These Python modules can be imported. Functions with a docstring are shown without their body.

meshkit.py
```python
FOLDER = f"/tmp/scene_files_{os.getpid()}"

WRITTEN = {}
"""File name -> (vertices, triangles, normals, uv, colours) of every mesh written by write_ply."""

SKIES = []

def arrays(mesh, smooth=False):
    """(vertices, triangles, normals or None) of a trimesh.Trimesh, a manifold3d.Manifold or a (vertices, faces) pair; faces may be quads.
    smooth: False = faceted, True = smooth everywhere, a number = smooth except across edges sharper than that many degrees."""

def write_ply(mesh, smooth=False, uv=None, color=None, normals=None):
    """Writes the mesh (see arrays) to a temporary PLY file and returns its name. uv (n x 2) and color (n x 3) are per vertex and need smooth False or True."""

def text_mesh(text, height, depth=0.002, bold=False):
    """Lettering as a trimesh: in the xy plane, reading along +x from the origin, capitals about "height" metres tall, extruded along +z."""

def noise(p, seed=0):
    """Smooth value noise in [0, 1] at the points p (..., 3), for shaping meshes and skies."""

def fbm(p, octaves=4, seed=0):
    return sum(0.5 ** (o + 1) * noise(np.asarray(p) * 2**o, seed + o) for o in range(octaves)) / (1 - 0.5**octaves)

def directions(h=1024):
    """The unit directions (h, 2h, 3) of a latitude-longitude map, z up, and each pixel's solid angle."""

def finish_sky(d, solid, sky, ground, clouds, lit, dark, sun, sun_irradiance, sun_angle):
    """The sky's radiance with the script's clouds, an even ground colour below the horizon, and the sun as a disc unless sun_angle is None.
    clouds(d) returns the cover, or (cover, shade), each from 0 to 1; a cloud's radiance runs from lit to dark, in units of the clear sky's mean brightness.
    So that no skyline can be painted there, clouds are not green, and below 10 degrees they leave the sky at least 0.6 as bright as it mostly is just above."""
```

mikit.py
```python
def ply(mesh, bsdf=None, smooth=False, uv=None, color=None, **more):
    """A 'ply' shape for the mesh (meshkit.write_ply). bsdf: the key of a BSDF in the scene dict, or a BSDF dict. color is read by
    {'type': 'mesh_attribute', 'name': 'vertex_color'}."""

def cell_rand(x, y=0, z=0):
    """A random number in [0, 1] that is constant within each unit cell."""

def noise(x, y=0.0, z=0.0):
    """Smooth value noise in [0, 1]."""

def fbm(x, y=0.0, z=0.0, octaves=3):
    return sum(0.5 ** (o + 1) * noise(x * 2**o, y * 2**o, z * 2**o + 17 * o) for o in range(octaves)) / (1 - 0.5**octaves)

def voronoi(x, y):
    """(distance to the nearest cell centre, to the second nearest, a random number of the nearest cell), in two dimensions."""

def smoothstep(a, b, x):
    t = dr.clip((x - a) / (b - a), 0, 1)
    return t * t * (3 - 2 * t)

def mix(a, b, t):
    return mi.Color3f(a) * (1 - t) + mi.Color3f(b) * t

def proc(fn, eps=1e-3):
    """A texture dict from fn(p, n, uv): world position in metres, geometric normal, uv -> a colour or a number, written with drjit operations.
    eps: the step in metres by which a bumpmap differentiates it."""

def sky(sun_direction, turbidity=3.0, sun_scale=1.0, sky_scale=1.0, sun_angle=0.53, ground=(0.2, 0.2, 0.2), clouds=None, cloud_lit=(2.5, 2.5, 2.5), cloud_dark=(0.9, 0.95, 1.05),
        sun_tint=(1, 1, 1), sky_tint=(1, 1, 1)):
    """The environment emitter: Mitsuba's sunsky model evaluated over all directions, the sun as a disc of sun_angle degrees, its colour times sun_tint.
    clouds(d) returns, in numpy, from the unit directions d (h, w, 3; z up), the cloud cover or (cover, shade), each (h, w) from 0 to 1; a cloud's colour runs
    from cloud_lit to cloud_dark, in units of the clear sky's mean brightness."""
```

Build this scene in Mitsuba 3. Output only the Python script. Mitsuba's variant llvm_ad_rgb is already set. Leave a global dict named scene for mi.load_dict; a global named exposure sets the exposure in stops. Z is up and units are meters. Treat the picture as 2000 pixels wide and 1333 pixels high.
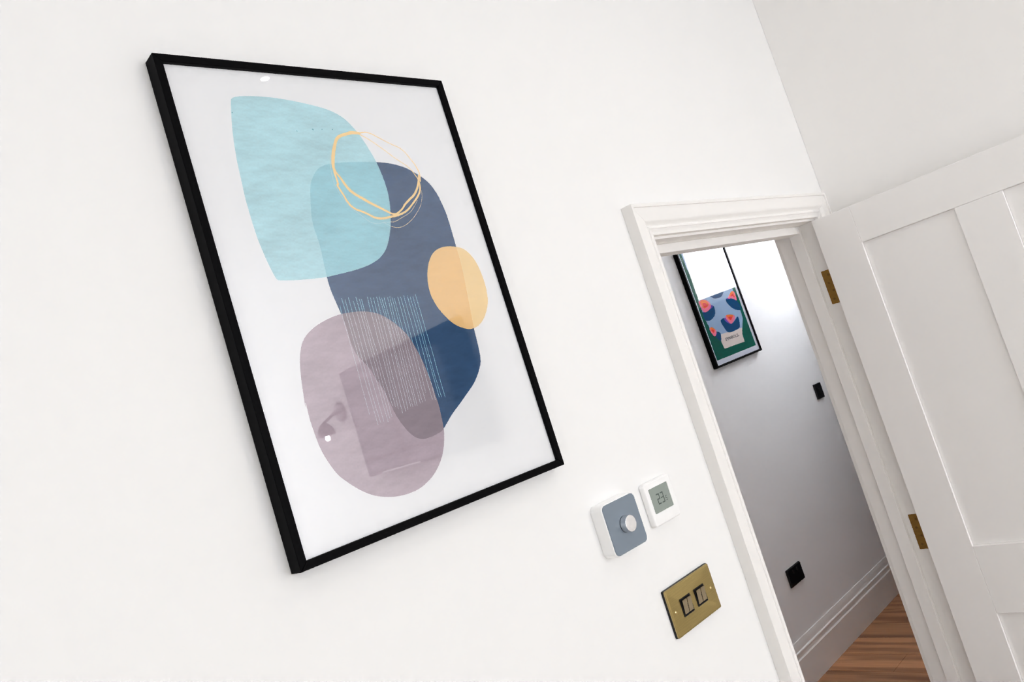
"""A white room: a framed abstract print, heating controls and a brass switch beside an open door to a hall."""
import math
import numpy as np
import trimesh
import mitsuba as mi
import drjit as dr
import mikit
import meshkit
from mikit import proc, noise, fbm, smoothstep, mix, cell_rand
from shapely.geometry import Polygon, LineString, Point, box as rect
from shapely.ops import unary_union
from shapely import affinity

T = mi.ScalarTransform4f
scene, labels = {}, {}

# ---------------------------------------------------------------- camera
EYE = [0.0, -0.96, 1.72]
FORWARD = [0.70031817, 0.70858641, 0.08636989]
DOWN = [-0.1582762, 0.27212241, -0.94915649]
scene['camera'] = {'type': 'perspective', 'fov': 2 * math.degrees(math.atan(1000 / 1538.23)), 'fov_axis': 'x',
                   'near_clip': 0.05, 'far_clip': 60.0,
                   'to_world': T().look_at(origin=EYE, target=[e + f for e, f in zip(EYE, FORWARD)], up=[-d for d in DOWN])}

# ---------------------------------------------------------------- light
exposure = -0.24
SIDE_WINDOW = (2.9, 3.0, 3.2)      # and of the one facing the television
WINDOW = (5.1, 5.32, 5.95)          # radiance of the daylit room window behind the camera
FANLIGHT = (19.5, 20.3, 21.6)      # daylight through the fanlight of the hall
DOWNLIGHT = (1250.0, 1190.0, 1090.0)     # recessed ceiling lamps
HALL_LAMP = (9.0, 7.3, 5.6)         # opal ceiling lamp of the hall
SCONCE = (4500.0, 4200.0, 3700.0)     # bulb of the wall lamp

# room sizes (metres); the picture wall is the plane y = 0, the hall lies behind it
XL, XR, YB, H = -1.9, 2.402, -4.4, 2.95
WT = 0.124                          # thickness of the picture wall
HY, HX0, HX1 = 1.297, 1.0, 4.92     # far wall and ends of the hall
OX0, OX1, OZ = 1.453, 2.278, 1.986  # clear opening between the jambs


# ---------------------------------------------------------------- helpers
def lin(r, g, b):
    return [((c / 255) / 12.92 if c <= 10 else ((c / 255 + 0.055) / 1.055) ** 2.4) for c in (r, g, b)]


def rgb(v):
    return {'type': 'rgb', 'value': [float(x) for x in v]}


def two(b):
    return {'type': 'twosided', 'bsdf': b}


def bsdf(name, d):
    scene[name] = d
    return name


def add(key, mesh, mat, smooth=False, label=None, category=None, group=None, kind=None, **more):
    assert key not in scene, key
    scene[key] = mikit.ply(mesh, mat, smooth=smooth, **more)
    say(key, label, category, group, kind)
    return key


def say(key, label=None, category=None, group=None, kind=None):
    d = {k: v for k, v in (('label', label), ('category', category), ('group', group), ('kind', kind)) if v}
    if d:
        labels.setdefault(key, {}).update(d)


_used = {}


def numbered(key):
    n = _used.get(key, 0)
    _used[key] = n + 1
    return key if n == 0 else f'{key}_{n:03d}'


def part(parent, name, mesh, mat, smooth=False, label=None, **more):
    return add(numbered(f'{parent}__{name}'), mesh, mat, smooth, label, **more)


def box(x0, x1, y0, y1, z0, z1, bevel=0.0):
    x0, x1, y0, y1, z0, z1 = min(x0, x1), max(x0, x1), min(y0, y1), max(y0, y1), min(z0, z1), max(z0, z1)
    if bevel <= 0:
        return trimesh.creation.box(bounds=[[x0, y0, z0], [x1, y1, z1]])
    b = bevel
    pts = []
    for sx in (0, 1):
        for sy in (0, 1):
            for sz in (0, 1):
                c = np.array([(x0, x1)[sx], (y0, y1)[sy], (z0, z1)[sz]])
                d = np.array([1 - 2 * sx, 1 - 2 * sy, 1 - 2 * sz]) * b
                for k in range(3):
                    m = d.copy()
                    m[k] = 0
                    pts.append(c + m)
    return trimesh.convex.convex_hull(np.array(pts))


def join(*m):
    return trimesh.util.concatenate(list(m))


def place(mesh, fn):
    """Moves the vertices (n x 3) through fn, keeping faces outward."""
    v = fn(np.array(mesh.vertices))
    m = trimesh.Trimesh(v, mesh.faces.copy(), process=False)
    if m.is_volume or m.is_watertight:
        if m.volume < 0:
            m.invert()
    return m


def on_wall(mesh, x, z, y=0.0):
    """A mesh drawn in (across, up, out) and hung on the wall plane y, facing the room (-y)."""
    return place(mesh, lambda v: np.stack([v[:, 0] + x, y - v[:, 2], v[:, 1] + z], 1))


def ring(w, h, r, n=8):
    """A rounded rectangle centred on 0 as (4 * (n + 1), 2) points, counter-clockwise."""
    out = []
    for cx, cy, a in ((w / 2 - r, h / 2 - r, 0), (-w / 2 + r, h / 2 - r, 90), (-w / 2 + r, -h / 2 + r, 180), (w / 2 - r, -h / 2 + r, 270)):
        for k in range(n + 1):
            t = math.radians(a + 90 * k / n)
            out.append((cx + r * math.cos(t), cy + r * math.sin(t)))
    return np.array(out)


def loft(rings):
    """Closed solid through a list of (points (n, 2), height), the heights rising."""
    n = len(rings[0][0])
    v = [np.column_stack([p, np.full(n, z)]) for p, z in rings]
    f = []
    for k in range(len(rings) - 1):
        for i in range(n):
            j = (i + 1) % n
            a, b, c, d = k * n + i, k * n + j, (k + 1) * n + j, (k + 1) * n + i
            f += [(a, b, c), (a, c, d)]
    base, top = len(rings) * n, len(rings) * n + 1
    v.append([[*rings[0][0].mean(0), rings[0][1]], [*rings[-1][0].mean(0), rings[-1][1]]])
    for i in range(n):
        j = (i + 1) % n
        f += [(base, j, i), (top, (len(rings) - 1) * n + i, (len(rings) - 1) * n + j)]
    return trimesh.Trimesh(np.vstack(v), np.array(f), process=False)


def slab(w, h, r, z0, z1, edge=0.0, n=8, steps=3):
    """A rounded plate with softened front edges."""
    if edge <= 0:
        return loft([(ring(w, h, r, n), z0), (ring(w, h, r, n), z1)])
    rr = [(ring(w, h, r, n), z0)]
    for k in range(steps + 1):
        a = math.radians(90 * k / steps)
        q = edge * (1 - math.cos(a))
        rr.append((ring(w - 2 * q, h - 2 * q, max(r - q, 0.0003), n), z1 - edge + edge * math.sin(a)))
    return loft(rr)


def lathe(profile, n=48):
    """Solid of revolution about the out axis: profile of (radius, height), rising."""
    a = np.arange(n) * 2 * math.pi / n
    c = np.column_stack([np.cos(a), np.sin(a)])
    return loft([(c * max(r, 1e-5), z) for r, z in profile])


def flat(poly, z=0.0):
    """Triangles (vertices 2-D, faces) of a shapely polygon or multipolygon."""
    vs, fs, n = [], [], 0
    for g in getattr(poly, 'geoms', [poly]):
        if g.is_empty or g.geom_type != 'Polygon' or g.area < 1e-9:
            continue
        v, f = trimesh.creation.triangulate_polygon(g, engine='earcut')
        vs.append(v)
        fs.append(f + n)
        n += len(v)
    return np.vstack(vs), np.vstack(fs)


def spline(pts, closed=True, per=6):
    """Catmull-Rom through the points (any columns)."""
    p = np.array(pts, float)
    n = len(p)
    out = []
    for i in range(n if closed else n - 1):
        q = [p[(i + k) % n] if closed else p[min(max(i + k, 0), n - 1)] for k in (-1, 0, 1, 2)]
        for t in np.arange(per) / per:
            out.append(0.5 * (2 * q[1] + (q[2] - q[0]) * t + (2 * q[0] - 5 * q[1] + 4 * q[2] - q[3]) * t * t + (3 * q[1] - q[0] - 3 * q[2] + q[3]) * t ** 3))
    if not closed:
        out.append(p[-1])
    return np.array(out)


def extrude_x(profile, x0, x1):
    """A profile of (y, z) points, counter-clockwise seen from +x, run along x."""
    m = trimesh.creation.extrude_polygon(Polygon(profile), x1 - x0, engine='earcut')
    return place(m, lambda v: np.stack([v[:, 2] + x0, v[:, 0], v[:, 1]], 1))


# ---------------------------------------------------------------- materials
WALL_WHITE = (0.855, 0.853, 0.845)


def plaster(p, n, uv):
    return 0.0006 * fbm(p.x * 60, p.y * 60, p.z * 60, 3)


bsdf('wall_paint', two({'type': 'bumpmap', 'arbitrary': proc(plaster, 2e-3), 'scale': 0.35, 'bsdf': {'type': 'diffuse', 'reflectance': rgb(WALL_WHITE)}}))
bsdf('right_wall_paint', two({'type': 'diffuse', 'reflectance': rgb((0.885, 0.872, 0.855))}))
bsdf('hall_paint', two({'type': 'diffuse', 'reflectance': rgb((0.79, 0.785, 0.785))}))
bsdf('ceiling_paint', two({'type': 'diffuse', 'reflectance': rgb((0.88, 0.88, 0.87))}))
bsdf('trim_paint', two({'type': 'principled', 'base_color': rgb((0.805, 0.79, 0.77)), 'roughness': 0.38, 'specular': 0.45}))
bsdf('door_paint', two({'type': 'principled', 'base_color': rgb((0.84, 0.825, 0.81)), 'roughness': 0.42, 'specular': 0.4}))
bsdf('frame_black', two({'type': 'principled', 'base_color': rgb((0.0025, 0.0025, 0.003)), 'roughness': 0.5, 'specular': 0.03}))
bsdf('glass', {'type': 'thindielectric', 'int_ior': 1.7})
bsdf('white_plastic', two({'type': 'principled', 'base_color': rgb((0.86, 0.86, 0.855)), 'roughness': 0.35, 'specular': 0.5}))
bsdf('grey_face', two({'type': 'principled', 'base_color': rgb(lin(118, 130, 142)), 'roughness': 0.05, 'specular': 0.5}))
bsdf('black_plastic', two({'type': 'principled', 'base_color': rgb((0.006, 0.006, 0.006)), 'roughness': 0.4, 'specular': 0.3}))
bsdf('black_gloss', two({'type': 'principled', 'base_color': rgb((0.004, 0.004, 0.005)), 'roughness': 0.06, 'specular': 0.3}))
bsdf('steel', two({'type': 'roughconductor', 'material': 'Al', 'alpha': 0.09, 'distribution': 'ggx'}))
bsdf('screen_grey', two({'type': 'principled', 'base_color': rgb(lin(140, 150, 143)), 'roughness': 0.3, 'specular': 0.4}))
bsdf('screen_ink', two({'type': 'diffuse', 'reflectance': rgb(lin(88, 96, 92))}))


def brushed(p, n, uv):
    return mix((0.37, 0.275, 0.105), (0.46, 0.35, 0.14), noise(p.x * 40, 0, p.z * 2600))


bsdf('antique_brass', two({'type': 'principled', 'base_color': proc(brushed), 'metallic': 1.0, 'roughness': 0.3, 'anisotropic': 0.6}))
bsdf('brass_edge', two({'type': 'principled', 'base_color': rgb((0.47, 0.37, 0.18)), 'metallic': 1.0, 'roughness': 0.24}))
bsdf('rocker_brass', two({'type': 'principled', 'base_color': rgb((0.42, 0.34, 0.22)), 'metallic': 1.0, 'roughness': 0.2}))
bsdf('screw_brass', two({'type': 'principled', 'base_color': rgb((0.75, 0.6, 0.3)), 'metallic': 1.0, 'roughness': 0.15}))


def hinge_col(p, n, uv):
    return mix((0.30, 0.17, 0.035), (0.20, 0.10, 0.02), fbm(p.x * 150, p.y * 150, p.z * 150, 3))


bsdf('hinge_brass', two({'type': 'principled', 'base_color': proc(hinge_col), 'metallic': 0.75, 'roughness': 0.38}))
bsdf('hinge_screw', two({'type': 'principled', 'base_color': rgb((0.16, 0.085, 0.02)), 'metallic': 0.8, 'roughness': 0.4}))


def wood(tone):
    def fn(p, n, uv):
        ox = tone * 13.7
        a = fbm(p.x * 26 + ox, p.y * 1.6 + ox, 3.0, 4)
        b = noise(p.x * 190 + ox, p.y * 5.0, 1.0)
        c = mix((0.39, 0.185, 0.085), (0.20, 0.085, 0.037), smoothstep(0.3, 0.72, a))
        return c * (0.92 + 0.16 * b) * (0.82 + 0.36 * tone)
    return fn


for k in range(5):
    bsdf(f'plank_{k}', two({'type': 'principled', 'base_color': proc(wood(k / 4)), 'roughness': 0.42, 'specular': 0.35}))


def carpet(p, n, uv):
    return mix((0.33, 0.295, 0.245), (0.42, 0.38, 0.32), fbm(p.x * 130, p.y * 130, 0, 3))


bsdf('carpet', two({'type': 'diffuse', 'reflectance': proc(carpet)}))
bsdf('dark_joint', two({'type': 'diffuse', 'reflectance': rgb((0.03, 0.015, 0.008))}))
bsdf('dark_surround', two({'type': 'diffuse', 'reflectance': rgb((0.16, 0.16, 0.165))}))
bsdf('dark_door', two({'type': 'principled', 'base_color': rgb((0.02, 0.025, 0.03)), 'roughness': 0.35}))
bsdf('lamp_metal', two({'type': 'principled', 'base_color': rgb((0.10, 0.09, 0.085)), 'metallic': 0.7, 'roughness': 0.35}))
bsdf('lamp_glass', two({'type': 'diffuse', 'reflectance': rgb((0.8, 0.8, 0.8))}))


def emits(v):
    return {'type': 'area', 'radiance': rgb(v)}


# ---------------------------------------------------------------- the room shell
WX0, WX1, WZ0, WZ1 = 0.2, 2.3, 0.85, 2.55      # window openings
hole = Polygon([(XL - 0.1, 0), (1.425, 0), (1.425, 2.014), (2.306, 2.014), (2.306, 0), (HX1, 0), (HX1, H), (XL - 0.1, H)])
m = trimesh.creation.extrude_polygon(hole, WT, engine='earcut')
add('wall_front', place(m, lambda v: np.stack([v[:, 0], v[:, 2], v[:, 1]], 1)), 'wall_paint', kind='structure', label='white painted wall with the framed print, heating controls and brass switch')
add('wall_right', box(XR, XR + 0.11, YB, -0.0005, 0, H), 'right_wall_paint', kind='structure', label='white side wall behind the open door')
LY0, LY1 = -3.9, -2.1
left = rect(YB, 0, -0.0005, H).difference(rect(LY0, WZ0, LY1, WZ1))
m = trimesh.creation.extrude_polygon(left, 0.1, engine='earcut')
add('wall_left', place(m, lambda v: np.stack([v[:, 2] + XL - 0.1, v[:, 0], v[:, 1]], 1)), 'wall_paint', kind='structure')
back = rect(XL - 0.1, 0, XR + 0.11, H).difference(rect(WX0, WZ0, WX1, WZ1))
m = trimesh.creation.extrude_polygon(back, 0.14, engine='earcut')
add('wall_back', place(m, lambda v: np.stack([v[:, 0], v[:, 2] + YB - 0.1405, v[:, 1]], 1)), 'wall_paint', kind='structure')
add('ceiling', box(XL - 0.1, HX1 + 0.1, YB - 0.14, HY + 0.1, H + 0.0005, H + 0.1), 'ceiling_paint', kind='structure')
add('wall_hall', box(HX0 - 0.1, HX1 + 0.1, HY, HY + 0.1, 0, H), 'hall_paint', kind='structure', label='pale grey-white hall wall seen through the doorway')
add('wall_hall_left', box(HX0 - 0.1, HX0, WT + 0.0005, HY - 0.0005, 0, H), 'hall_paint', kind='structure')
FY0, FY1, FZ0, FZ1 = 0.392, 1.17, 2.025, 2.75
end = rect(WT + 0.0005, 0, HY - 0.0005, H).difference(rect(FY0, 0, FY1, FZ1))
m = trimesh.creation.extrude_polygon(end, 0.1, engine='earcut')
add('wall_hall_end', place(m, lambda v: np.stack([v[:, 2] + HX1, v[:, 0], v[:, 1]], 1)), 'dark_surround', kind='structure')

# floor: joints at the bottom, planks of the hall one by one, the room behind the camera as boarded floor
add('floor', join(box(XL - 0.1, HX1 + 0.1, YB - 0.14, HY + 0.1, -0.06, -0.012)), 'dark_joint', kind='structure', label='brown oak plank floor of the hall')
part('floor', 'carpet', box(XL, XR, YB, -0.001, -0.0118, 0.0), 'carpet', label='beige carpet of the room')
rng = np.random.default_rng(5)
PW = 0.195
for i in range(0, 21):
    x0 = 3.637 - PW * 13 + PW * i
    x1 = x0 + PW - 0.0024
    lo, hi = (0.0 if OX0 - 0.02 < (x0 + x1) / 2 < OX1 + 0.02 else WT), HY
    x0, x1 = max(x0, HX0), min(x1, HX1)
    if x1 - x0 < 0.02:
        continue
    cut = lo + (hi - lo) * (0.25 + 0.5 * rng.random()) if rng.random() < 0.45 else None
    for a, b in ((lo, cut), (cut, hi)) if cut else ((lo, hi),):
        part('floor', 'plank', box(x0, x1, a + 0.0006, b - 0.0006, -0.0115, 0.0, 0.0012), f'plank_{int(rng.integers(5))}')


# skirting boards
def skirting(t=1.0):
    return [(0, 0), (-0.022, 0), (-0.022, 0.140), (-0.0215, 0.1415), (-0.0135, 0.1445), (-0.0125, 0.150), (-0.0135, 0.158), (-0.0165, 0.165), (-0.019, 0.1685), (-0.020, 0.1705), (-0.019, 0.174),
            (-0.0125, 0.1765), (-0.0118, 0.181), (-0.0115, 0.188), (-0.0105, 0.196), (-0.0085, 0.204), (-0.0065, 0.210), (-0.0055, 0.2145), (0, 0.2155)]


add('baseboard_hall', place(extrude_x(skirting(), HX0, HX1), lambda v: v + [0, HY - 0.0004, 0]), 'trim_paint', smooth=35, kind='structure', label='tall moulded white skirting board along the hall wall')
add('baseboard_front', place(extrude_x(skirting(), XL, 1.3765), lambda v: v + [0, -0.0004, 0]), 'trim_paint', smooth=35, kind='structure')
m = extrude_x(skirting(), YB, -0.03)
add('baseboard_right', place(m, lambda v: np.stack([XR - 0.0004 + v[:, 1], v[:, 0], v[:, 2]], 1)), 'trim_paint', smooth=35, kind='structure')

# ---------------------------------------------------------------- door casing (architrave), lining, door
PROFILE = [(0, 0), (0, 0.0105), (0.0008, 0.0118), (0.004, 0.0118), (0.007, 0.0122), (0.010, 0.0132), (0.0125, 0.0148), (0.0138, 0.0150), (0.0142, 0.0168), (0.0180, 0.0168), (0.0186, 0.0148),
           (0.0200, 0.0144), (0.0225, 0.0150), (0.0260, 0.0178), (0.0290, 0.0206), (0.0320, 0.0221), (0.038, 0.0226), (0.048, 0.0230), (0.058, 0.0232), (0.0612, 0.0232), (0.0616, 0.0270), (0.0684, 0.0275),
           (0.069, 0.0268), (0.069, 0)]


def casing(name, xi0, xi1, zi, y, out, label):
    """Mitred legs and head around the inner line; out = -1 towards the room, +1 towards the hall."""
    P = np.array(PROFILE)
    n = len(P)

    def run(a, b):
        v = np.vstack([a, b])
        f = []
        for i in range(n):
            j = (i + 1) % n
            f += [(i, j, n + j), (i, n + j, n + i)]
        _, cap = trimesh.creation.triangulate_polygon(Polygon(P), engine='earcut')
        cap = np.array(cap) % n
        f = np.vstack([f, cap, cap[:, ::-1] + n])
        m = trimesh.Trimesh(v, f, process=False)
        m.fix_normals()
        return m

    w, t = P[:, 0], y + out * (P[:, 1] + 0.0003)
    z = np.zeros(n)
    legs = [run(np.column_stack([xi0 - w, t, z]), np.column_stack([xi0 - w, t, zi + w - 0.0003])),
            run(np.column_stack([xi1 + w, t, z]), np.column_stack([xi1 + w, t, zi + w - 0.0003])),
            run(np.column_stack([xi0 - w + 0.0003, t, zi + w]), np.column_stack([xi1 + w - 0.0003, t, zi + w]))]
    for nm, m in zip(('leg', 'leg', 'head'), legs):
        part(name, nm, m, 'trim_paint', smooth=28)
    say(name, label, kind='structure')


casing('trim_1', 1.447, 2.284, 1.992, 0.0, -1, 'white moulded architrave around the doorway')
casing('trim_2', 1.447, 2.284, 1.992, WT, 1, 'white architrave on the hall side of the doorway')
for nm, mm in (('jamb', box(OX0 - 0.0275, OX0, 0.0, WT, 0, OZ + 0.0275, 0.0006)), ('jamb', box(OX1, OX1 + 0.0275, 0.0, WT, 0, OZ + 0.0275, 0.0006)), ('head', box(OX0 + 0.0002, OX1 - 0.0002, 0.0, WT, OZ, OZ + 0.0275, 0.0006)),
               ('stop', box(OX0 + 0.0002, OX0 + 0.014, 0.045, 0.080, 0, OZ - 0.0002, 0.001)), ('stop', box(OX1 - 0.014, OX1 - 0.0002, 0.045, 0.080, 0, OZ - 0.0002, 0.001)),
               ('stop', box(OX0 + 0.0142, OX1 - 0.0142, 0.045, 0.080, OZ - 0.022, OZ - 0.0002, 0.001))):
    part('trim_3', nm, mm, 'trim_paint')
say('trim_3', 'white door lining with planted stops', kind='structure')

# the door stands open at a right angle to the wall: its hall side (x = DX) faces the camera
DX, DT, D0, DW, DZ0, DZ1 = 2.248, 0.040, -0.005, 0.826, 0.006, 1.982
dn = 'door_1'
say(dn, 'white panelled door standing open, with long recessed upper panels', kind='structure')


def ybox(a, b, z0, z1, dx0=0.0, dx1=0.0, bev=0.0007):
    """A piece of the door from a to b measured from the hinge edge."""
    return box(DX + dx0, DX + DT - dx1, D0 - b, D0 - a, z0, z1, bev)


ST, MU = 0.113, 0.112
PWD = (DW - 2 * ST - MU) / 2
RAILS = [(DZ1 - 0.1075, DZ1), (0.823, 1.0065), (DZ0, 0.235)]
g = 0.0003
part(dn, 'stile', ybox(0, ST, DZ0, DZ1), 'door_paint')
part(dn, 'stile', ybox(DW - ST, DW, DZ0, DZ1), 'door_paint')
for nm, (z0, z1) in zip(('top_rail', 'lock_rail', 'bottom_rail'), RAILS):
    part(dn, nm, ybox(ST + g, DW - ST - g, z0, z1, 0.0003, 0.0003), 'door_paint')
for z0, z1 in ((RAILS[1][1], RAILS[0][0]), (RAILS[2][1], RAILS[1][0])):
    part(dn, 'mullion', ybox(ST + PWD, ST + PWD + MU, z0 + g, z1 - g, 0.0002, 0.0002), 'door_paint')
    for a in (ST, ST + PWD + MU):
        part(dn, 'panel', ybox(a + 0.0004, a + PWD - 0.0004, z0 + 0.0004, z1 - 0.0004, 0.0095, 0.0095, 0.0), 'door_paint')
for zc in (1.787, 1.052, 0.22):
    hk = numbered(f'{dn}__hinge')
    add(hk, join(box(OX1 - 0.0012, OX1 - 0.0001, 0.0, 0.0305, zc - 0.0505, zc + 0.0505),
                 place(trimesh.creation.cylinder(radius=0.0055, height=0.101, sections=20), lambda v: v + [OX1 + 0.002, -0.0062, zc])), 'hinge_brass', label='aged brass butt hinge')
    for dz in (-0.036, -0.012, 0.012, 0.036):
        m = lathe([(0.0036, 0), (0.0036, 0.0004), (0.0028, 0.0006)], 16)
        part(hk, 'screw', place(m, lambda v: np.stack([OX1 - 0.0012 - v[:, 2], v[:, 0] + (0.019 if dz in (-0.036, 0.012) else 0.0125), v[:, 1] + zc + dz], 1)), 'hinge_screw')

# ---------------------------------------------------------------- windows
def window(name, x0, x1, z0, z1, y, out, light, bars_x, bars_z, swap=False, label=None):
    """A white window in an opening: out is the direction of the room; the panes are daylit glass. swap turns x into y."""
    def tr(m):
        return place(m, lambda v: np.stack([v[:, 1], v[:, 0], v[:, 2]], 1)) if swap else m
    fw, dp = 0.055, 0.05
    yy = sorted((y, y - out * dp))
    for a in ((x0, x0 + fw, z0, z1), (x1 - fw, x1, z0, z1), (x0 + fw, x1 - fw, z0, z0 + fw), (x0 + fw, x1 - fw, z1 - fw, z1)):
        part(name, 'frame', tr(box(a[0] + 0.0002, a[1] - 0.0002, *yy, a[2] + 0.0002, a[3] - 0.0002, 0.002)), 'trim_paint')
    xs = [x0 + fw] + [x0 + fw + (x1 - x0 - 2 * fw) * k / bars_x for k in range(1, bars_x)] + [x1 - fw]
    for xm in xs[1:-1]:
        part(name, 'bar', tr(box(xm - 0.012, xm + 0.012, *yy, z0 + fw, z1 - fw, 0.002)), 'trim_paint')
    zs = [z0 + fw] + [z0 + fw + (z1 - z0 - 2 * fw) * k / bars_z for k in range(1, bars_z)] + [z1 - fw]
    for zm in zs[1:-1]:
        part(name, 'bar', tr(box(x0 + fw, x1 - fw, yy[0] + 0.002, yy[1] - 0.002, zm - 0.012, zm + 0.012, 0.002)), 'trim_paint')
    for i in range(bars_x):
        for k in range(bars_z):
            a, b, c, d = xs[i], xs[i + 1], zs[k], zs[k + 1]
            yp = y - out * dp * 0.6
            v = np.array([[a, yp, c], [b, yp, c], [b, yp, d], [a, yp, d]])
            f = np.array([[0, 1, 2], [0, 2, 3]])
            if swap:
                v = v[:, [1, 0, 2]]
            nrm = np.cross(v[1] - v[0], v[2] - v[0])
            want = np.array([out, 0, 0]) if swap else np.array([0, out, 0])
            if nrm @ want < 0:
                f = f[:, ::-1]
            key = numbered(f'{name}__pane')
            scene[key] = mikit.ply((v, f), 'lamp_glass', emitter=emits(light))
    say(name, label, kind='structure')


window('window_1', WX0, WX1, WZ0, WZ1, YB - 0.03, 1, WINDOW, 3, 2, label='large daylit window in the back wall')
window('window_3', LY0, LY1, WZ0, WZ1, XL - 0.02, 1, SIDE_WINDOW, 3, 2, swap=True, label='daylit window in the wall facing the television')
window('window_2', FY0, FY1, FZ0, FZ1, HX1 + 0.03, -1, FANLIGHT, 1, 1, swap=True, label='fanlight above the front door')
add('door_2', box(HX1 + 0.02, HX1 + 0.064, FY0 + 0.001, FY1 - 0.001, 0.004, FZ0 - 0.001, 0.002), 'dark_door', kind='structure', label='dark front door below the fanlight')

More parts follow.
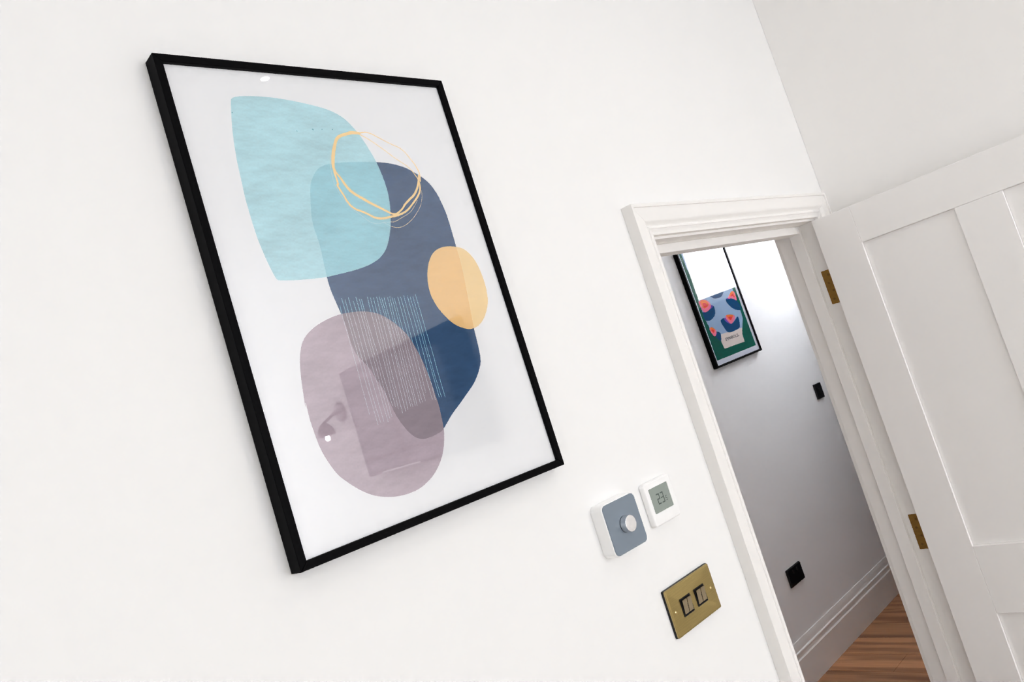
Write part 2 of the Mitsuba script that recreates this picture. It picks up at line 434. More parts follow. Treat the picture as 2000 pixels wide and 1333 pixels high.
ART = {
    'blue': [[95.3,639.4],[97.7,643.4],[103.2,645.8],[114.5,647.8],[131.9,648.9],[151.1,648.9],[170.3,647.9],[193.0,645.4],[216.0,641.8],[235.9,637.9],[249.2,634.4],[262.1,629.1],[274.3,621.1],[285.2,608.7],[295.0,592.6],[303.4,572.0],[309.9,551.3],[313.8,528.8],[315.1,504.6],[313.3,485.7],[309.1,467.0],[306.5,458.6],[299.9,440.3],[291.6,423.9],[283.5,411.1],[275.3,401.7],[265.9,394.3],[256.4,388.9],[243.5,384.0],[227.3,379.9],[206.2,376.4],[184.2,374.0],[163.0,372.0],[139.6,371.8],[117.1,372.4],[98.7,373.9],[88.3,375.3],[85.7,376.9],[83.2,383.8],[79.0,404.8],[75.4,433.0],[74.2,464.1],[74.4,495.3],[76.3,522.1],[78.2,549.0],[81.6,576.2],[85.9,600.7],[90.7,622.3]],
    'navy': [[165.7,453.0],[171.4,481.0],[177.3,501.4],[182.0,514.1],[188.5,523.6],[196.7,533.1],[205.8,539.6],[217.6,543.6],[234.6,546.4],[257.1,547.8],[283.5,548.2],[310.6,547.9],[330.1,546.5],[349.2,543.0],[365.9,537.6],[380.0,530.0],[393.8,520.8],[404.9,509.8],[412.5,495.1],[416.4,482.2],[420.7,453.0],[420.0,416.8],[419.3,397.9],[417.2,358.6],[409.1,301.7],[402.5,257.7],[400.5,236.2],[398.5,217.4],[395.2,204.1],[390.9,196.3],[379.7,182.9],[365.7,170.4],[347.8,159.0],[327.8,146.8],[305.8,133.8],[283.0,117.4],[273.3,113.4],[256.6,111.3],[242.9,111.3],[232.8,115.0],[225.4,120.8],[217.9,131.1],[210.6,146.8],[205.6,163.3],[201.4,187.3],[197.6,202.0],[191.6,215.5],[186.6,231.8],[172.7,255.0],[169.5,277.0],[169.9,297.9],[165.7,328.9],[162.8,350.8],[162.6,370.8],[166.4,418.6]],
    'mauve': [[185.5,315.6],[168.1,315.5],[150.2,312.7],[133.8,308.3],[118.9,302.4],[105.1,294.2],[96.0,285.4],[90.4,276.2],[85.3,264.1],[81.4,250.4],[78.1,233.9],[75.0,214.6],[72.8,198.1],[74.9,204.7],[74.0,182.3],[74.8,160.9],[77.1,139.2],[82.1,121.0],[90.1,101.9],[101.3,87.3],[115.9,72.3],[131.8,60.3],[149.5,52.0],[168.8,46.8],[187.8,44.7],[208.7,45.9],[227.9,51.6],[244.9,60.5],[259.8,73.5],[269.9,86.6],[277.3,100.5],[282.7,116.7],[285.3,133.7],[287.1,154.2],[286.8,164.0],[286.3,183.5],[285.1,201.6],[282.7,221.6],[279.1,238.5],[273.0,259.1],[266.2,272.3],[257.0,284.3],[245.9,295.6],[232.5,305.5],[216.3,311.8],[199.4,315.0]],
    'yellow': [[419.1,397.2],[406.3,399.2],[393.0,399.3],[380.6,397.0],[369.0,392.0],[358.3,383.1],[349.9,372.2],[343.5,359.9],[339.2,347.5],[336.8,335.0],[336.6,322.2],[339.2,310.4],[344.0,298.2],[351.8,285.6],[360.5,274.7],[370.4,266.8],[381.4,261.2],[391.8,257.9],[400.2,257.7],[411.4,259.9],[422.1,264.9],[432.4,272.7],[442.7,284.7],[450.6,297.2],[454.3,310.3],[456.5,326.4],[456.2,342.8],[454.2,359.4],[449.4,373.6],[441.8,385.2],[431.3,393.6]],
    'hatch': [[169.8,327.7,164.8,166.7],[176.0,337.9,173.5,149.7],[181.0,335.2,178.6,152.1],[187.3,337.7,184.4,151.6],[193.7,331.9,191.2,149.5],[199.9,336.5,195.5,154.0],[204.9,333.4,199.9,155.7],[208.4,332.5,206.2,169.9],[219.5,334.4,211.0,167.9],[224.3,333.0,214.5,163.9],[229.5,332.7,219.5,156.2],[235.4,332.8,225.7,157.6],[240.1,332.3,230.3,159.3],[243.7,330.1,236.6,162.6],[248.1,330.0,240.2,161.3],[254.5,329.6,244.9,161.6],[258.7,330.3,248.3,161.4],[262.5,328.2,255.0,163.6],[265.9,326.4,259.3,164.1],[273.0,327.7,265.5,165.1],[278.0,327.5,270.5,176.5],[284.7,328.8,278.7,163.7],[291.3,328.4,283.6,162.1],[295.9,325.2,292.4,164.5],[301.1,325.0,296.7,164.6],[306.9,327.8,303.4,162.6]],
    'loops': [[[294.9,596.5,4.33],[282.0,597.1,5.51],[270.3,594.5,4.88],[257.3,590.6,4.72],[249.6,585.1,4.72],[242.7,574.4,5.12],[236.3,562.0,5.91],[231.7,549.8,5.51],[228.9,538.5,4.88],[231.3,529.9,3.31],[235.6,522.9,3.54],[239.5,513.1,4.33],[245.5,502.5,4.88],[254.4,494.4,4.72],[265.6,487.1,4.72],[275.3,480.6,4.41],[285.4,474.9,4.25],[293.9,470.1,3.94],[302.5,465.2,3.54],[309.5,461.3,3.31],[316.4,460.1,3.15],[323.6,462.5,2.99],[333.2,468.4,2.83],[341.2,475.4,3.15],[352.8,483.2,3.46],[364.2,490.2,3.54],[372.8,498.4,3.62],[379.6,507.6,3.54],[384.2,516.9,3.15],[387.0,524.4,2.36]],[[230.1,542.9,3.15],[228.2,532.5,3.31],[228.4,521.3,3.31],[228.3,512.6,3.15],[226.3,510.7,2.99],[229.1,502.1,3.15],[232.2,494.2,3.15],[234.3,486.4,3.31],[239.0,477.6,3.31],[246.5,471.2,3.31],[255.9,467.3,3.46],[265.1,462.6,3.46],[275.0,456.8,3.62],[284.4,454.6,3.94],[294.5,454.5,3.78],[305.5,456.1,3.62],[316.4,457.4,3.46],[326.8,459.6,3.31],[336.5,462.8,3.15],[344.6,467.0,2.99],[351.9,472.2,2.83],[361.2,479.2,2.99],[370.8,487.2,3.15],[378.4,495.4,3.15],[382.7,503.8,3.15],[384.1,512.2,2.68]],[[295.0,597.0,2.36],[306.7,598.4,1.57],[316.4,596.7,1.42],[327.1,591.5,1.34],[338.6,585.3,1.26],[351.4,579.0,1.26],[365.4,572.7,1.26],[373.7,565.3,1.34],[380.6,554.0,1.42],[386.1,544.5,1.57],[389.7,533.2,1.89],[389.6,523.7,2.36],[386.6,514.3,2.68]],[[294.3,594.7,1.57],[303.8,590.0,1.18],[314.7,582.9,1.1],[325.4,574.9,1.1],[337.0,565.8,1.1],[347.6,556.6,1.1],[357.9,549.2,1.1],[368.3,541.7,1.26],[375.5,534.2,1.42],[380.2,525.7,1.73],[383.3,519.0,2.05]],[[230.8,558.5,0.94],[225.2,542.9,0.79],[222.6,530.8,0.79],[221.8,516.9,0.79],[223.7,505.6,0.79],[226.8,495.3,0.71],[235.5,478.6,0.71],[245.3,467.8,0.71],[254.2,459.6,0.71],[261.5,452.3,0.71],[269.9,447.9,0.71],[279.5,446.4,0.71],[290.0,447.6,0.71],[303.5,447.7,0.79],[310.8,447.8,0.87],[328.0,454.1,0.87],[345.8,461.4,0.79],[358.1,471.0,0.79],[368.8,481.7,0.79]],[[289.9,447.2,0.63],[296.7,443.2,0.79],[301.9,440.3,0.87],[310.4,438.0,0.87],[320.0,438.3,0.87],[332.1,442.1,0.87],[347.1,450.4,0.87],[361.2,461.6,0.87],[372.3,473.2,0.79],[379.6,485.1,0.71],[383.9,498.1,0.63]]],
    'specks': [[213.2,600.3],[185.4,596.9],[229.2,600.8],[247.4,601.4],[92.0,621.6]]}
POSTER = {
    'body': [[49.4,615.5],[53.0,545.4],[66.7,483.2],[74.2,427.7],[72.1,382.8],[53.7,361.0],[52.4,302.0],[55.1,252.7],[66.1,212.3],[107.9,189.0],[151.8,167.6],[148.6,163.0],[130.2,125.2],[135.9,87.0],[353.5,80.7],[360.7,127.7],[422.3,203.1],[428.0,248.5],[425.4,320.1],[426.7,374.6]],
    'label': [[151.4,161.0],[214.7,159.8],[277.1,152.3],[358.4,157.1],[383.0,154.8],[359.9,125.5],[355.6,79.3],[136.2,81.9],[128.0,126.6]],
    'fruits': [[[176.3,374.0],[191.4,363.7],[209.2,353.8],[236.5,350.5],[282.6,352.0],[309.3,365.3],[335.0,384.3],[255.8,379.0]],[[327.1,335.7],[360.4,331.7],[427.1,307.4],[444.2,267.7],[424.9,251.7],[379.5,262.1],[346.1,281.4],[322.5,306.8],[316.4,323.9]],[[54.5,301.7],[104.4,298.4],[148.9,322.1],[175.1,317.7],[178.8,301.4],[165.7,274.8],[134.2,256.7],[90.5,249.0],[60.2,253.2],[50.2,266.5]],[[198.4,232.2],[248.6,236.5],[292.2,196.8],[371.8,221.5],[379.5,202.6],[371.2,179.7],[355.4,161.1],[304.0,154.6],[251.8,153.3],[221.6,160.9],[204.3,186.5],[193.7,214.7]],[[93.7,160.7],[109.3,173.1],[134.1,177.5],[148.6,163.0],[129.6,127.8],[105.7,142.9]]],
    'tops': [[[179.7,411.7],[252.4,432.8],[288.7,427.5],[299.9,407.0],[270.5,400.7],[248.3,412.0]],[[373.1,350.1],[409.4,364.9],[433.6,354.3],[428.0,308.7],[392.3,325.3],[345.6,332.7]],[[50.1,359.0],[77.3,364.9],[117.3,361.1],[145.6,346.1],[153.3,321.4],[127.8,304.7],[79.9,297.3],[59.1,308.6],[51.7,333.0]],[[253.6,243.7],[285.5,246.0],[340.6,236.4],[342.7,217.2],[291.4,195.6],[262.6,212.8]],[[59.4,205.8],[84.5,211.4],[112.5,195.9],[117.6,181.9],[94.4,161.9],[75.5,169.4]]]}


# ---------------------------------------------------------------- framed prints
def mirror_frame(name, W, Hh, bar, depth, lip, tf):
    """Four mitred black bars; drawn in (across, up, out) from the lower left outer corner."""
    q = 0.00012
    for nm, pts in (('frame_bar', [(0, 0), (bar, bar), (bar, Hh - bar), (0, Hh)]), ('frame_bar', [(W, 0), (W, Hh), (W - bar, Hh - bar), (W - bar, bar)]),
                    ('frame_bar', [(0, 0), (W, 0), (W - bar, bar), (bar, bar)]), ('frame_bar', [(0, Hh), (bar, Hh - bar), (W - bar, Hh - bar), (W, Hh)])):
        pg = Polygon(pts).buffer(-q, join_style=2)
        e = 0.0007
        a, b = np.array(pg.exterior.coords)[:-1], np.array(pg.buffer(-e, join_style=2).exterior.coords)[:-1]
        if Polygon(a).exterior.is_ccw is False:
            a = a[::-1]
        if Polygon(b).exterior.is_ccw is False:
            b = b[::-1]
        k = int(np.argmin(((b - a[0]) ** 2).sum(1)))
        b = np.roll(b, -k, axis=0)
        part(name, nm, tf(loft([(a, 0.0005), (a, depth - e), (b, depth)])), 'frame_black')


def sheet(name, nm, W, Hh, m, z, mat, tf, regions=None, label=None):
    """A flat sheet, of one region or of many printed ones; uv.x tells the region."""
    if regions is None:
        v, f = flat(rect(m, m, W - m, Hh - m))
        uv = None
    else:
        vs, fs, us, n = [], [], [], 0
        for k, g in regions:
            v, f = flat(affinity.scale(g, 0.001, 0.001, origin=(0, 0))) if not g.is_empty else (np.zeros((0, 2)), np.zeros((0, 3), int))
            vs.append(v)
            fs.append(f + n)
            us.append(np.full(len(v), (k + 0.5) / 32))
            n += len(v)
        v, f, u = np.vstack(vs), np.vstack(fs), np.concatenate(us)
        uv = np.column_stack([u, np.zeros(len(u))])
    mesh = trimesh.Trimesh(np.column_stack([v, np.full(len(v), z)]), f, process=False)
    return part(name, nm, tf(mesh), mat, uv=uv, label=label)


def clean(g):
    g = g.buffer(0)
    parts = [p for p in getattr(g, 'geoms', [g]) if p.geom_type == 'Polygon' and p.area > 0.02]
    return unary_union(parts) if parts else Polygon()


def partition(layers):
    """[(region, polygon)] from bottom to top -> the same without overlaps."""
    out, above = [], Polygon()
    for k, g in reversed(layers):
        g = g.buffer(0)
        out.append((k, clean(g.difference(above))))
        above = unary_union([above, g]).buffer(0)
    return out[::-1]


def blob(pts, per=5):
    return Polygon(spline(pts, True, per)).buffer(0)


def stroke(pts, per=6):
    """A brush line of changing width: pts (x, z, width) in mm."""
    s = spline(pts, False, per)
    return unary_union([LineString([a[:2], b[:2]]).buffer(max((a[2] + b[2]) / 4, 0.12), quad_segs=4) for a, b in zip(s[:-1], s[1:])])


def palette(cols, grain):
    """A print ink per region with the grain of its paint: cols {region: sRGB}, grain {region: strength}."""
    def fn(p, n, uv):
        k = dr.floor(uv.x * 32)
        c = mi.Color3f(0.5)
        w = mi.Float(0)
        for i, v in cols.items():
            c = dr.select(k == i, mi.Color3f(*lin(*v)), c)
            w = dr.select(k == i, grain.get(i, 0.0), w)
        a = fbm(p.x * 13 + 3.1, 0.5, p.z * 27, 5) - 0.5
        b = fbm(p.x * 45, 7.5, p.z * 120, 3) - 0.5
        d = noise(p.x * 420, 2.5, p.z * 420) - 0.5
        return c * dr.clip(1 + w * (1.15 * a + 0.85 * b + 0.3 * d), 0.3, 1.6)
    return fn


# the abstract print
FX, FZ, FW, FH, BAR, DEPTH = 0.4529, 1.611, 0.4998, 0.699, 0.0115, 0.0265
pn = 'framed_print'
say(pn, 'large black-framed abstract print of overlapping blue, navy, mauve and orange shapes on the white wall', 'picture')
hang = lambda m: on_wall(m, FX, FZ)
mirror_frame(pn, FW, FH, BAR, DEPTH, 0.004, hang)
blue, navy, mauve, yellow = (blob(ART[k]) for k in ('blue', 'navy', 'mauve', 'yellow'))
rng = np.random.default_rng(3)
hatch = []
for x0, z0, x1, z1 in ART['hatch']:
    t = np.linspace(0, 1, 9)
    wob = np.cumsum(rng.normal(0, 0.45, 9))
    wob -= wob[0] + (wob[-1] - wob[0]) * t
    hatch.append(LineString(np.column_stack([x0 + (x1 - x0) * t + wob, z0 + (z1 - z0) * t])).buffer(0.37, quad_segs=2))
hatch = unary_union(hatch)
gold = unary_union([stroke(s) for s in ART['loops'][:4]])
fine = unary_union([stroke(s) for s in ART['loops'][4:]])
specks = unary_union([Point(x, z).buffer(r) for (x, z), r in zip(ART['specks'], (1.4, 0.9, 0.8, 0.9, 1.0))])
sheet_all = rect(BAR * 1000 - 4, BAR * 1000 - 4, (FW - BAR) * 1000 + 4, (FH - BAR) * 1000 + 4)
layers = [(0, sheet_all), (1, navy), (2, mauve), (3, mauve.intersection(navy)), (4, blue), (5, blue.intersection(navy)), (13, specks.intersection(blue)), (6, yellow), (7, yellow.intersection(navy)),
          (8, hatch.intersection(navy.difference(mauve))), (9, hatch.intersection(mauve)), (10, fine.difference(blue)), (11, fine.intersection(blue)), (12, gold)]
INKS = {0: (231, 232, 234), 1: (56, 84, 118), 2: (178, 163, 173), 3: (145, 132, 141), 4: (176, 214, 222), 5: (150, 199, 210), 6: (234, 206, 155), 7: (232, 194, 138), 8: (150, 203, 219), 9: (204, 207, 214),
        10: (205, 188, 165), 11: (190, 210, 214), 12: (241, 208, 150), 13: (110, 170, 182)}
bsdf('abstract_inks', two({'type': 'diffuse', 'reflectance': proc(palette(INKS, {1: 0.34, 2: 0.22, 3: 0.22, 4: 0.26, 5: 0.22, 6: 0.05, 7: 0.06, 12: 0.06}))}))
sheet(pn, 'print', FW, FH, BAR - 0.004, 0.0195, 'abstract_inks', hang, partition(layers), label='white sheet printed with abstract shapes and line work')
sheet(pn, 'glass', FW, FH, BAR - 0.003, 0.0218, 'glass', hang, label='clear glass')

# the poster in the hall hangs a little crooked
P0, PA = (3.571, 1.614), math.radians(1.75)
qn = 'framed_print_001'
say(qn, 'black-framed print of a vase-like shape with blue fruit on green, hanging in the hall', 'picture')


def hang2(m):
    c, s = math.cos(PA), math.sin(PA)
    return place(m, lambda v: np.stack([P0[0] + c * v[:, 0] - s * v[:, 1], HY - v[:, 2], P0[1] + s * v[:, 0] + c * v[:, 1]], 1))


QW, QH = 0.493, 0.693
mirror_frame(qn, QW, QH, BAR, DEPTH, 0.004, hang2)
green = rect(28, 38, 457, 655)
top = [(425, 560), (400, 640), (330, 648), (120, 648), (48, 630)]
body = Polygon(POSTER['body'] + top).buffer(0)
note = Polygon(POSTER['label']).buffer(0)
fruit = [blob(f, 5) for f in POSTER['fruits']]
upper = [blob(f, 5) for f in POSTER['tops']]
fruits = unary_union([f for f in fruit] + [affinity.translate(fruit[3], *d) for d in ((40, 290),)]).intersection(green)
tops = [upper[k] for k in range(5)] + [affinity.translate(upper[3], *d) for d in ((40, 290),)]


def shrink(g, k, dz=0):
    c = g.centroid
    return affinity.translate(affinity.scale(g, k, k, origin=(c.x, c.y)), 0, dz)


violet = unary_union([affinity.scale(shrink(t, 1.0), 1.45, 0.95) for t in tops]).intersection(fruits)
pink = unary_union(tops)
orange = unary_union([shrink(t, 0.66, 9) for t in tops])
red = unary_union([shrink(t, 0.38, 3) for t in tops])
text = []
try:
    tm = meshkit.text_mesh('SYMBOLS.', 0.015, 0.001, bold=True)
    tv = np.array(tm.vertices)[:, :2] * 1000
    tv[:, 0] *= 150 / np.ptp(tv[:, 0])
    for f in tm.faces:
        pg = Polygon(tv[f])
        if pg.area > 1e-3:
            text.append(pg)
    text = affinity.translate(unary_union([t.buffer(0.05) for t in text]), 174 - tv[:, 0].min(), 119)
except Exception:
    text = Polygon()
full = rect(7.5, 7.5, QW * 1000 - 7.5, QH * 1000 - 7.5)
layers2 = [(0, full), (1, green), (2, body.intersection(green)), (3, note), (4, fruits), (5, violet), (6, pink.intersection(green)), (7, orange.intersection(green)), (8, red.intersection(green)), (9, text)]
INKS2 = {0: (226, 229, 240), 1: (14, 92, 78), 2: (160, 184, 212), 3: (232, 220, 214), 4: (14, 72, 118), 5: (116, 84, 176), 6: (240, 130, 160), 7: (236, 126, 62), 8: (222, 56, 66), 9: (50, 50, 64)}
bsdf('poster_inks', two({'type': 'diffuse', 'reflectance': proc(palette(INKS2, {1: 0.22, 2: 0.05, 4: 0.10, 6: 0.05, 7: 0.1}))}))
sheet(qn, 'print', QW, QH, 0.0075, 0.0195, 'poster_inks', hang2, partition(layers2), label='poster of a pale blue body shape with dark blue fruit and a paper note')
sheet(qn, 'glass', QW, QH, 0.0085, 0.0218, 'glass', hang2, label='clear glass')

# ---------------------------------------------------------------- heating controls
hd = 'heating_dial'
say(hd, 'square white heating control with a slate grey face and a steel knob', 'thermostat')
cx, cz = 1.0497, 1.4755
part(hd, 'body', on_wall(slab(0.0945, 0.0925, 0.011, 0.0006, 0.0265, 0.003), cx, cz), 'white_plastic', smooth=40)
part(hd, 'face_plate', on_wall(slab(0.0905, 0.0888, 0.0095, 0.0263, 0.0280, 0.0005), cx, cz), 'grey_face', smooth=40, label='slate grey glossy face')
kn = part(hd, 'knob', on_wall(lathe([(0.0143, 0.0291), (0.0146, 0.0293), (0.0146, 0.0403), (0.0142, 0.0411), (0.0134, 0.0414)], 64), cx, cz), 'steel', smooth=40, label='brushed steel knob')
part(kn, 'collar', on_wall(lathe([(0.0146, 0.0279), (0.0146, 0.0290)], 48), cx, cz), 'black_plastic', smooth=40)

dt = 'digital_thermostat'
say(dt, 'white digital thermostat with a grey screen reading 23, right of the dial control', 'thermostat')
tx, tz = 1.1886, 1.4779
part(dt, 'back_plate', on_wall(slab(0.0840, 0.0800, 0.0050, 0.0006, 0.0030), tx, tz), 'white_plastic', smooth=40)
ap = (1.1865 - tx, 1.4831 - tz, 0.0602, 0.0470)
bz = slab(0.0862, 0.0822, 0.0065, 0.0028, 0.0125, 0.0040, steps=4)
cut = trimesh.creation.box(bounds=[[ap[0] - ap[2] / 2, ap[1] - ap[3] / 2, 0.0110], [ap[0] + ap[2] / 2, ap[1] + ap[3] / 2, 0.02]])
bz = trimesh.boolean.difference([bz, cut], engine='manifold')
part(dt, 'case', on_wall(bz, tx, tz), 'white_plastic', smooth=30)
sk = part(dt, 'screen', on_wall(slab(ap[2] - 0.0003, ap[3] - 0.0003, 0.0006, 0.0108, 0.0114), tx + ap[0], tz + ap[1]), 'screen_grey', label='grey liquid crystal screen')


def segments(ch, x, z, w, h, t):
    on = {'2': 'abged', '3': 'abgcd', '5': 'afgcd', '0': 'abcdef', 'C': 'afed', '.': ''}[ch]
    s = {'a': (x, x + w, z + h - t, z + h), 'g': (x, x + w, z + h / 2 - t / 2, z + h / 2 + t / 2), 'd': (x, x + w, z, z + t), 'b': (x + w - t, x + w, z + h / 2, z + h), 'c': (x + w - t, x + w, z, z + h / 2),
         'f': (x, x + t, z + h / 2, z + h), 'e': (x, x + t, z, z + h / 2)}
    return [rect(a + 0.0002, c + 0.0002, b - 0.0002, d - 0.0002) for a, b, c, d in (s[k] for k in on)]


for ch, x, w, h, z in (('2', -0.0115, 0.0095, 0.0205, -0.0095), ('3', 0.0008, 0.0095, 0.0205, -0.0095), ('5', 0.0140, 0.0048, 0.0095, -0.0085)):
    u = unary_union(segments(ch, x, z, w, h, 0.0025 if h > 0.01 else 0.0015))
    ms = [trimesh.creation.extrude_polygon(g_, 0.00012, engine='earcut') for g_ in getattr(u, 'geoms', [u])]
    part(sk, 'digit', on_wall(place(join(*ms), lambda v: v + [ap[0], ap[1] - 0.001, 0.01142]), tx, tz), 'screen_ink', label='dark digit')

# ---------------------------------------------------------------- brass switch
sw = 'light_switch'
say(sw, 'antique brass double plate light switch with four rockers, below the thermostats', 'light switch')
px, pz, pw, ph = 1.1893, 1.2855, 0.1490, 0.0865
part(sw, 'gasket', on_wall(slab(pw + 0.0006, ph + 0.0006, 0.0025, 0.0005, 0.0048), px - 0.0002, pz + 0.0003), 'black_plastic', label='black plastic backing')
holes = [(1.16465 - px, 1.2853 - pz), (1.21235 - px, 1.2855 - pz)]
OWN = (0.0332, 0.0328)
plate = slab(pw, ph, 0.003, 0.0048, 0.0068)
rim = loft([(ring(pw, ph, 0.003), 0.0066), (ring(pw - 0.0010, ph - 0.0010, 0.0027), 0.0075), (ring(pw - 0.0068, ph - 0.0068, 0.0018), 0.0081)])
cuts = [trimesh.creation.box(bounds=[[hx - OWN[0] / 2, hz - OWN[1] / 2, 0.0], [hx + OWN[0] / 2, hz + OWN[1] / 2, 0.03]]) for hx, hz in holes]
part(sw, 'edge', on_wall(trimesh.boolean.difference([plate, *cuts], engine='manifold'), px, pz), 'brass_edge', label='polished brass edge')
part(sw, 'plate', on_wall(trimesh.boolean.difference([rim, *cuts], engine='manifold'), px, pz), 'antique_brass', label='brushed antique brass plate')
for hx, hz in holes:
    ins = trimesh.boolean.difference([trimesh.creation.box(bounds=[[hx - OWN[0] / 2 + 0.0001, hz - OWN[1] / 2 + 0.0001, 0.0048], [hx + OWN[0] / 2 - 0.0001, hz + OWN[1] / 2 - 0.0001, 0.0092]]),
                                      trimesh.creation.box(bounds=[[hx - OWN[0] / 2 + 0.0019, hz - OWN[1] / 2 + 0.0019, 0.0056], [hx + OWN[0] / 2 - 0.0019, hz + OWN[1] / 2 - 0.0019, 0.02]])], engine='manifold')
    part(sw, 'insert', on_wall(ins, px, pz), 'black_plastic', label='black switch surround')
    for s in (-1, 1):
        x0, x1 = sorted((hx + s * 0.0003, hx + s * 0.0142))
        z0, z1 = hz - 0.0141, hz + 0.0141
        # a black rocker tipped at its middle, capped with brass
        z0, z1 = hz - 0.0132, hz + 0.0139
        q = [(z0, 0.0094), (hz, 0.0102), (z1, 0.0122)]
        m = trimesh.convex.convex_hull(np.array([(x, z, y) for x in (x0, x1) for z, y in [(z0, 0.0058), (z1, 0.0058)] + q]))
        rk = part(sw, 'rocker', on_wall(m, px, pz), 'black_plastic', label='brass capped rocker')
        e = 0.0006
        cap = np.array([(x, z, y) for x in (x0 + e, x1 - e) for z, y in ((z0 + e, q[0][1]), (hz, q[1][1]), (z1 - e, q[2][1] - 0.0001))] +
                       [(x, z, y) for x in (x0 + e + 0.0005, x1 - e - 0.0005) for z, y in ((z0 + e + 0.0005, q[0][1] + 0.0012), (hz, q[1][1] + 0.0012), (z1 - e - 0.0005, q[2][1] + 0.0012))])
        lo_, hi_ = cap[cap[:, 1] <= hz + 1e-9], cap[cap[:, 1] >= hz - 1e-9]
        part(rk, 'cap', on_wall(join(trimesh.convex.convex_hull(lo_), trimesh.convex.convex_hull(hi_)), px, pz), 'rocker_brass', label='brass cap')
for x, z in ((1.1285, 1.2857), (1.2487, 1.2850)):
    sk2 = lathe([(0.0034, 0.0079), (0.0033, 0.0086), (0.0025, 0.0093), (0.0012, 0.0096)], 24)
    slot = trimesh.creation.box(bounds=[[-0.004, -0.0004, 0.0089], [0.004, 0.0004, 0.02]])
    slot.apply_transform(trimesh.transformations.rotation_matrix(0.6 + 40 * (x - 1.1), [0, 0, 1]))
    part(sw, 'screw', on_wall(trimesh.boolean.difference([sk2, slot], engine='manifold'), x, z), 'screw_brass', smooth=40, label='bright brass screw')

# ---------------------------------------------------------------- black fittings in the hall
hs = 'wall_socket'
say(hs, 'black double wall socket low on the hall wall above the skirting', 'socket')
part(hs, 'back_box', on_wall(slab(0.150, 0.090, 0.003, 0.0006, 0.0070), 3.6655, 0.4865, HY), 'black_plastic')
part(hs, 'plate', on_wall(slab(0.146, 0.086, 0.004, 0.0070, 0.0115, 0.002), 3.6655, 0.4865, HY), 'black_gloss')
for s in (-1, 1):
    part(hs, 'rocker', on_wall(slab(0.011, 0.018, 0.0012, 0.0114, 0.0140, 0.001), 3.6655 + s * 0.022, 0.5085, HY), 'black_plastic')
    holes3 = [on_wall(slab(w_, h_, 0.0004, 0.01145, 0.0116), 3.6655 + s * 0.040 + dx, 0.470 + dz, HY) for dx, dz, w_, h_ in ((0, 0.016, 0.004, 0.008), (-0.011, -0.004, 0.0065, 0.004), (0.011, -0.004, 0.0065, 0.004))]
    part(hs, 'pin_holes', join(*holes3), 'black_plastic')
hw = 'light_switch_001'
say(hw, 'small black light switch on the hall wall beside the door lining', 'light switch')
part(hw, 'plate', on_wall(slab(0.086, 0.092, 0.004, 0.0006, 0.0110, 0.002), 4.584, 1.283, HY), 'black_gloss')
part(hw, 'rocker', on_wall(slab(0.024, 0.030, 0.0015, 0.0109, 0.0140, 0.001), 4.584, 1.283, HY), 'black_plastic')

# ---------------------------------------------------------------- what the picture glass mirrors
tv = 'television'
say(tv, 'black flat television on the side wall, mirrored in the glass of the abstract print', 'television')
TY0, TY1, TZ0, TZ1 = -2.80, -1.735, 1.622, 2.21
part(tv, 'bracket', box(XR - 0.035, XR - 0.0005, -2.45, -2.10, 1.78, 2.05, 0.002), 'black_plastic')
part(tv, 'case', box(XR - 0.075, XR - 0.036, TY0, TY1, TZ0, TZ1, 0.004), 'black_plastic')
part(tv, 'trim_strip', box(XR - 0.0785, XR - 0.0755, -2.66, -2.31, TZ0 + 0.001, TZ0 + 0.009, 0.0005), 'white_plastic', label='pale strip along the lower edge')
part(tv, 'screen', box(XR - 0.0764, XR - 0.0752, TY0 + 0.009, TY1 - 0.009, TZ0 + 0.014, TZ1 - 0.009, 0.0003), 'black_gloss')

wl = 'wall_lamp'
say(wl, 'swing-arm wall lamp beside the television, mirrored in the glass of the abstract print', 'lamp')


def along(a, b, r, n=16):
    a, b = np.array(a, float), np.array(b, float)
    return trimesh.creation.cylinder(radius=r, segment=[a, b], sections=n)


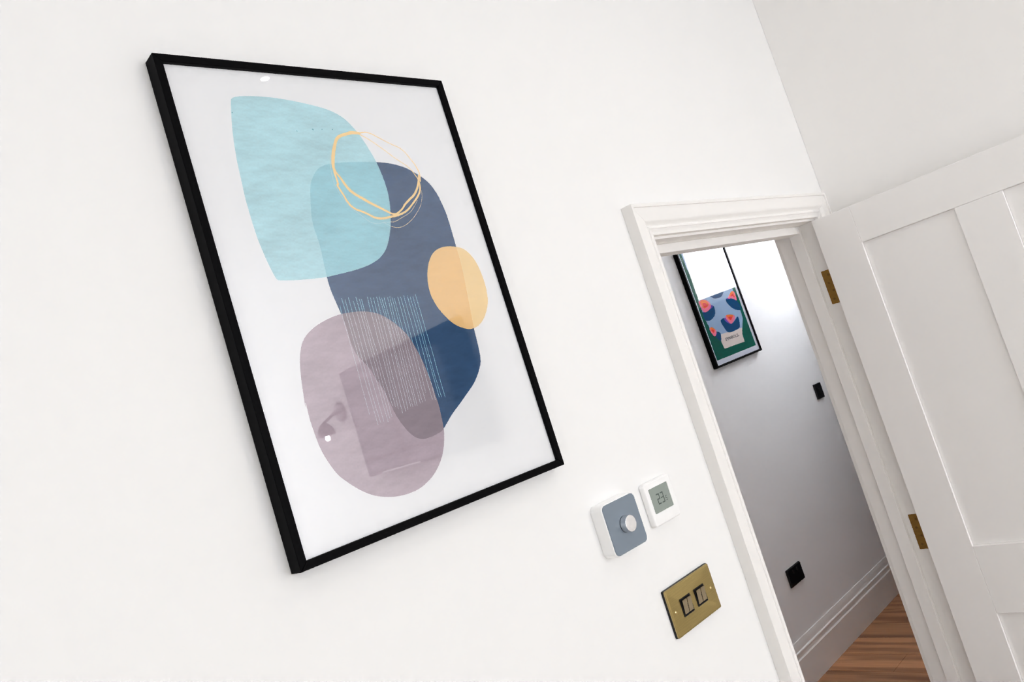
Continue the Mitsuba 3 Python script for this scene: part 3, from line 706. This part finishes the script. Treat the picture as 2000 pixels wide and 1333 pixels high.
LY, LZ = -3.012, 2.02
part(wl, 'wall_plate', place(lathe([(0.055, 0.0005), (0.055, 0.012), (0.048, 0.02), (0.012, 0.024), (0.012, 0.05)], 32), lambda v: np.stack([XR - v[:, 2], LY + v[:, 0], LZ + v[:, 1]], 1)), 'lamp_metal', smooth=30)
part(wl, 'arm', along((XR - 0.045, LY, LZ), (XR - 0.15, LY + 0.04, LZ - 0.042), 0.008), 'lamp_metal', smooth=30)
sh = place(lathe([(0.05, 0.0), (0.048, 0.03), (0.03, 0.06), (0.012, 0.075)], 32), lambda v: np.stack([XR - 0.15 + v[:, 0], LY + 0.04 + v[:, 1], LZ - 0.115 + v[:, 2]], 1))
part(wl, 'shade', sh, 'lamp_metal', smooth=30)
bulb = trimesh.creation.icosphere(subdivisions=3, radius=0.014)
bk = numbered(f'{wl}__bulb')
scene[bk] = mikit.ply(place(bulb, lambda v: v * [1, 1, 1.2] + [XR - 0.15, LY + 0.04, LZ - 0.128]), 'lamp_glass', smooth=True, emitter=emits(SCONCE))

n = 0
for x in (-0.8, 1.318):
    for y in (-1.11, -2.5, -3.9):
        d = 'ceiling_downlight' if n == 0 else f'ceiling_downlight_{n:03d}'
        n += 1
        say(d, f"round recessed white downlight, {['nearest the picture wall', 'second from the picture wall', 'nearest the window wall'][(n - 1) % 3]} in the {'left' if x < 0 else 'right'} row of the ceiling", 'lamp', 'recessed ceiling downlights')
        rim_ = trimesh.creation.annulus(r_min=0.014, r_max=0.034, height=0.004, sections=40)
        add(f'{d}__rim', place(rim_, lambda v: v + [x, y, H - 0.0022]), 'white_plastic', smooth=40)
        a = np.linspace(0, 2 * math.pi, 33)[:-1]
        v = np.vstack([[[x, y, H - 0.0015]], np.column_stack([x + 0.014 * np.cos(a), y + 0.014 * np.sin(a), np.full(32, H - 0.0015)])])
        f = np.array([[0, 1 + (k + 1) % 32, 1 + k] for k in range(32)])
        scene[f'{d}__lens'] = mikit.ply((v, f), 'lamp_glass', emitter=emits(DOWNLIGHT))


hl = 'hall_ceiling_lamp'
say(hl, 'round opal lamp on the hall ceiling, left of the doorway', 'lamp')
part(hl, 'base', place(lathe([(0.10, 0.0), (0.10, 0.02)], 40), lambda v: v * [1, 1, -1] + [1.9, 0.7, H - 0.0005]), 'white_plastic', smooth=40)
bk = numbered(f'{hl}__diffuser')
scene[bk] = mikit.ply(place(lathe([(0.115, 0.0), (0.115, 0.035), (0.10, 0.055), (0.06, 0.065)], 40), lambda v: v * [1, 1, -1] + [1.9, 0.7, H - 0.021]), 'lamp_glass', smooth=40, emitter=emits(HALL_LAMP))
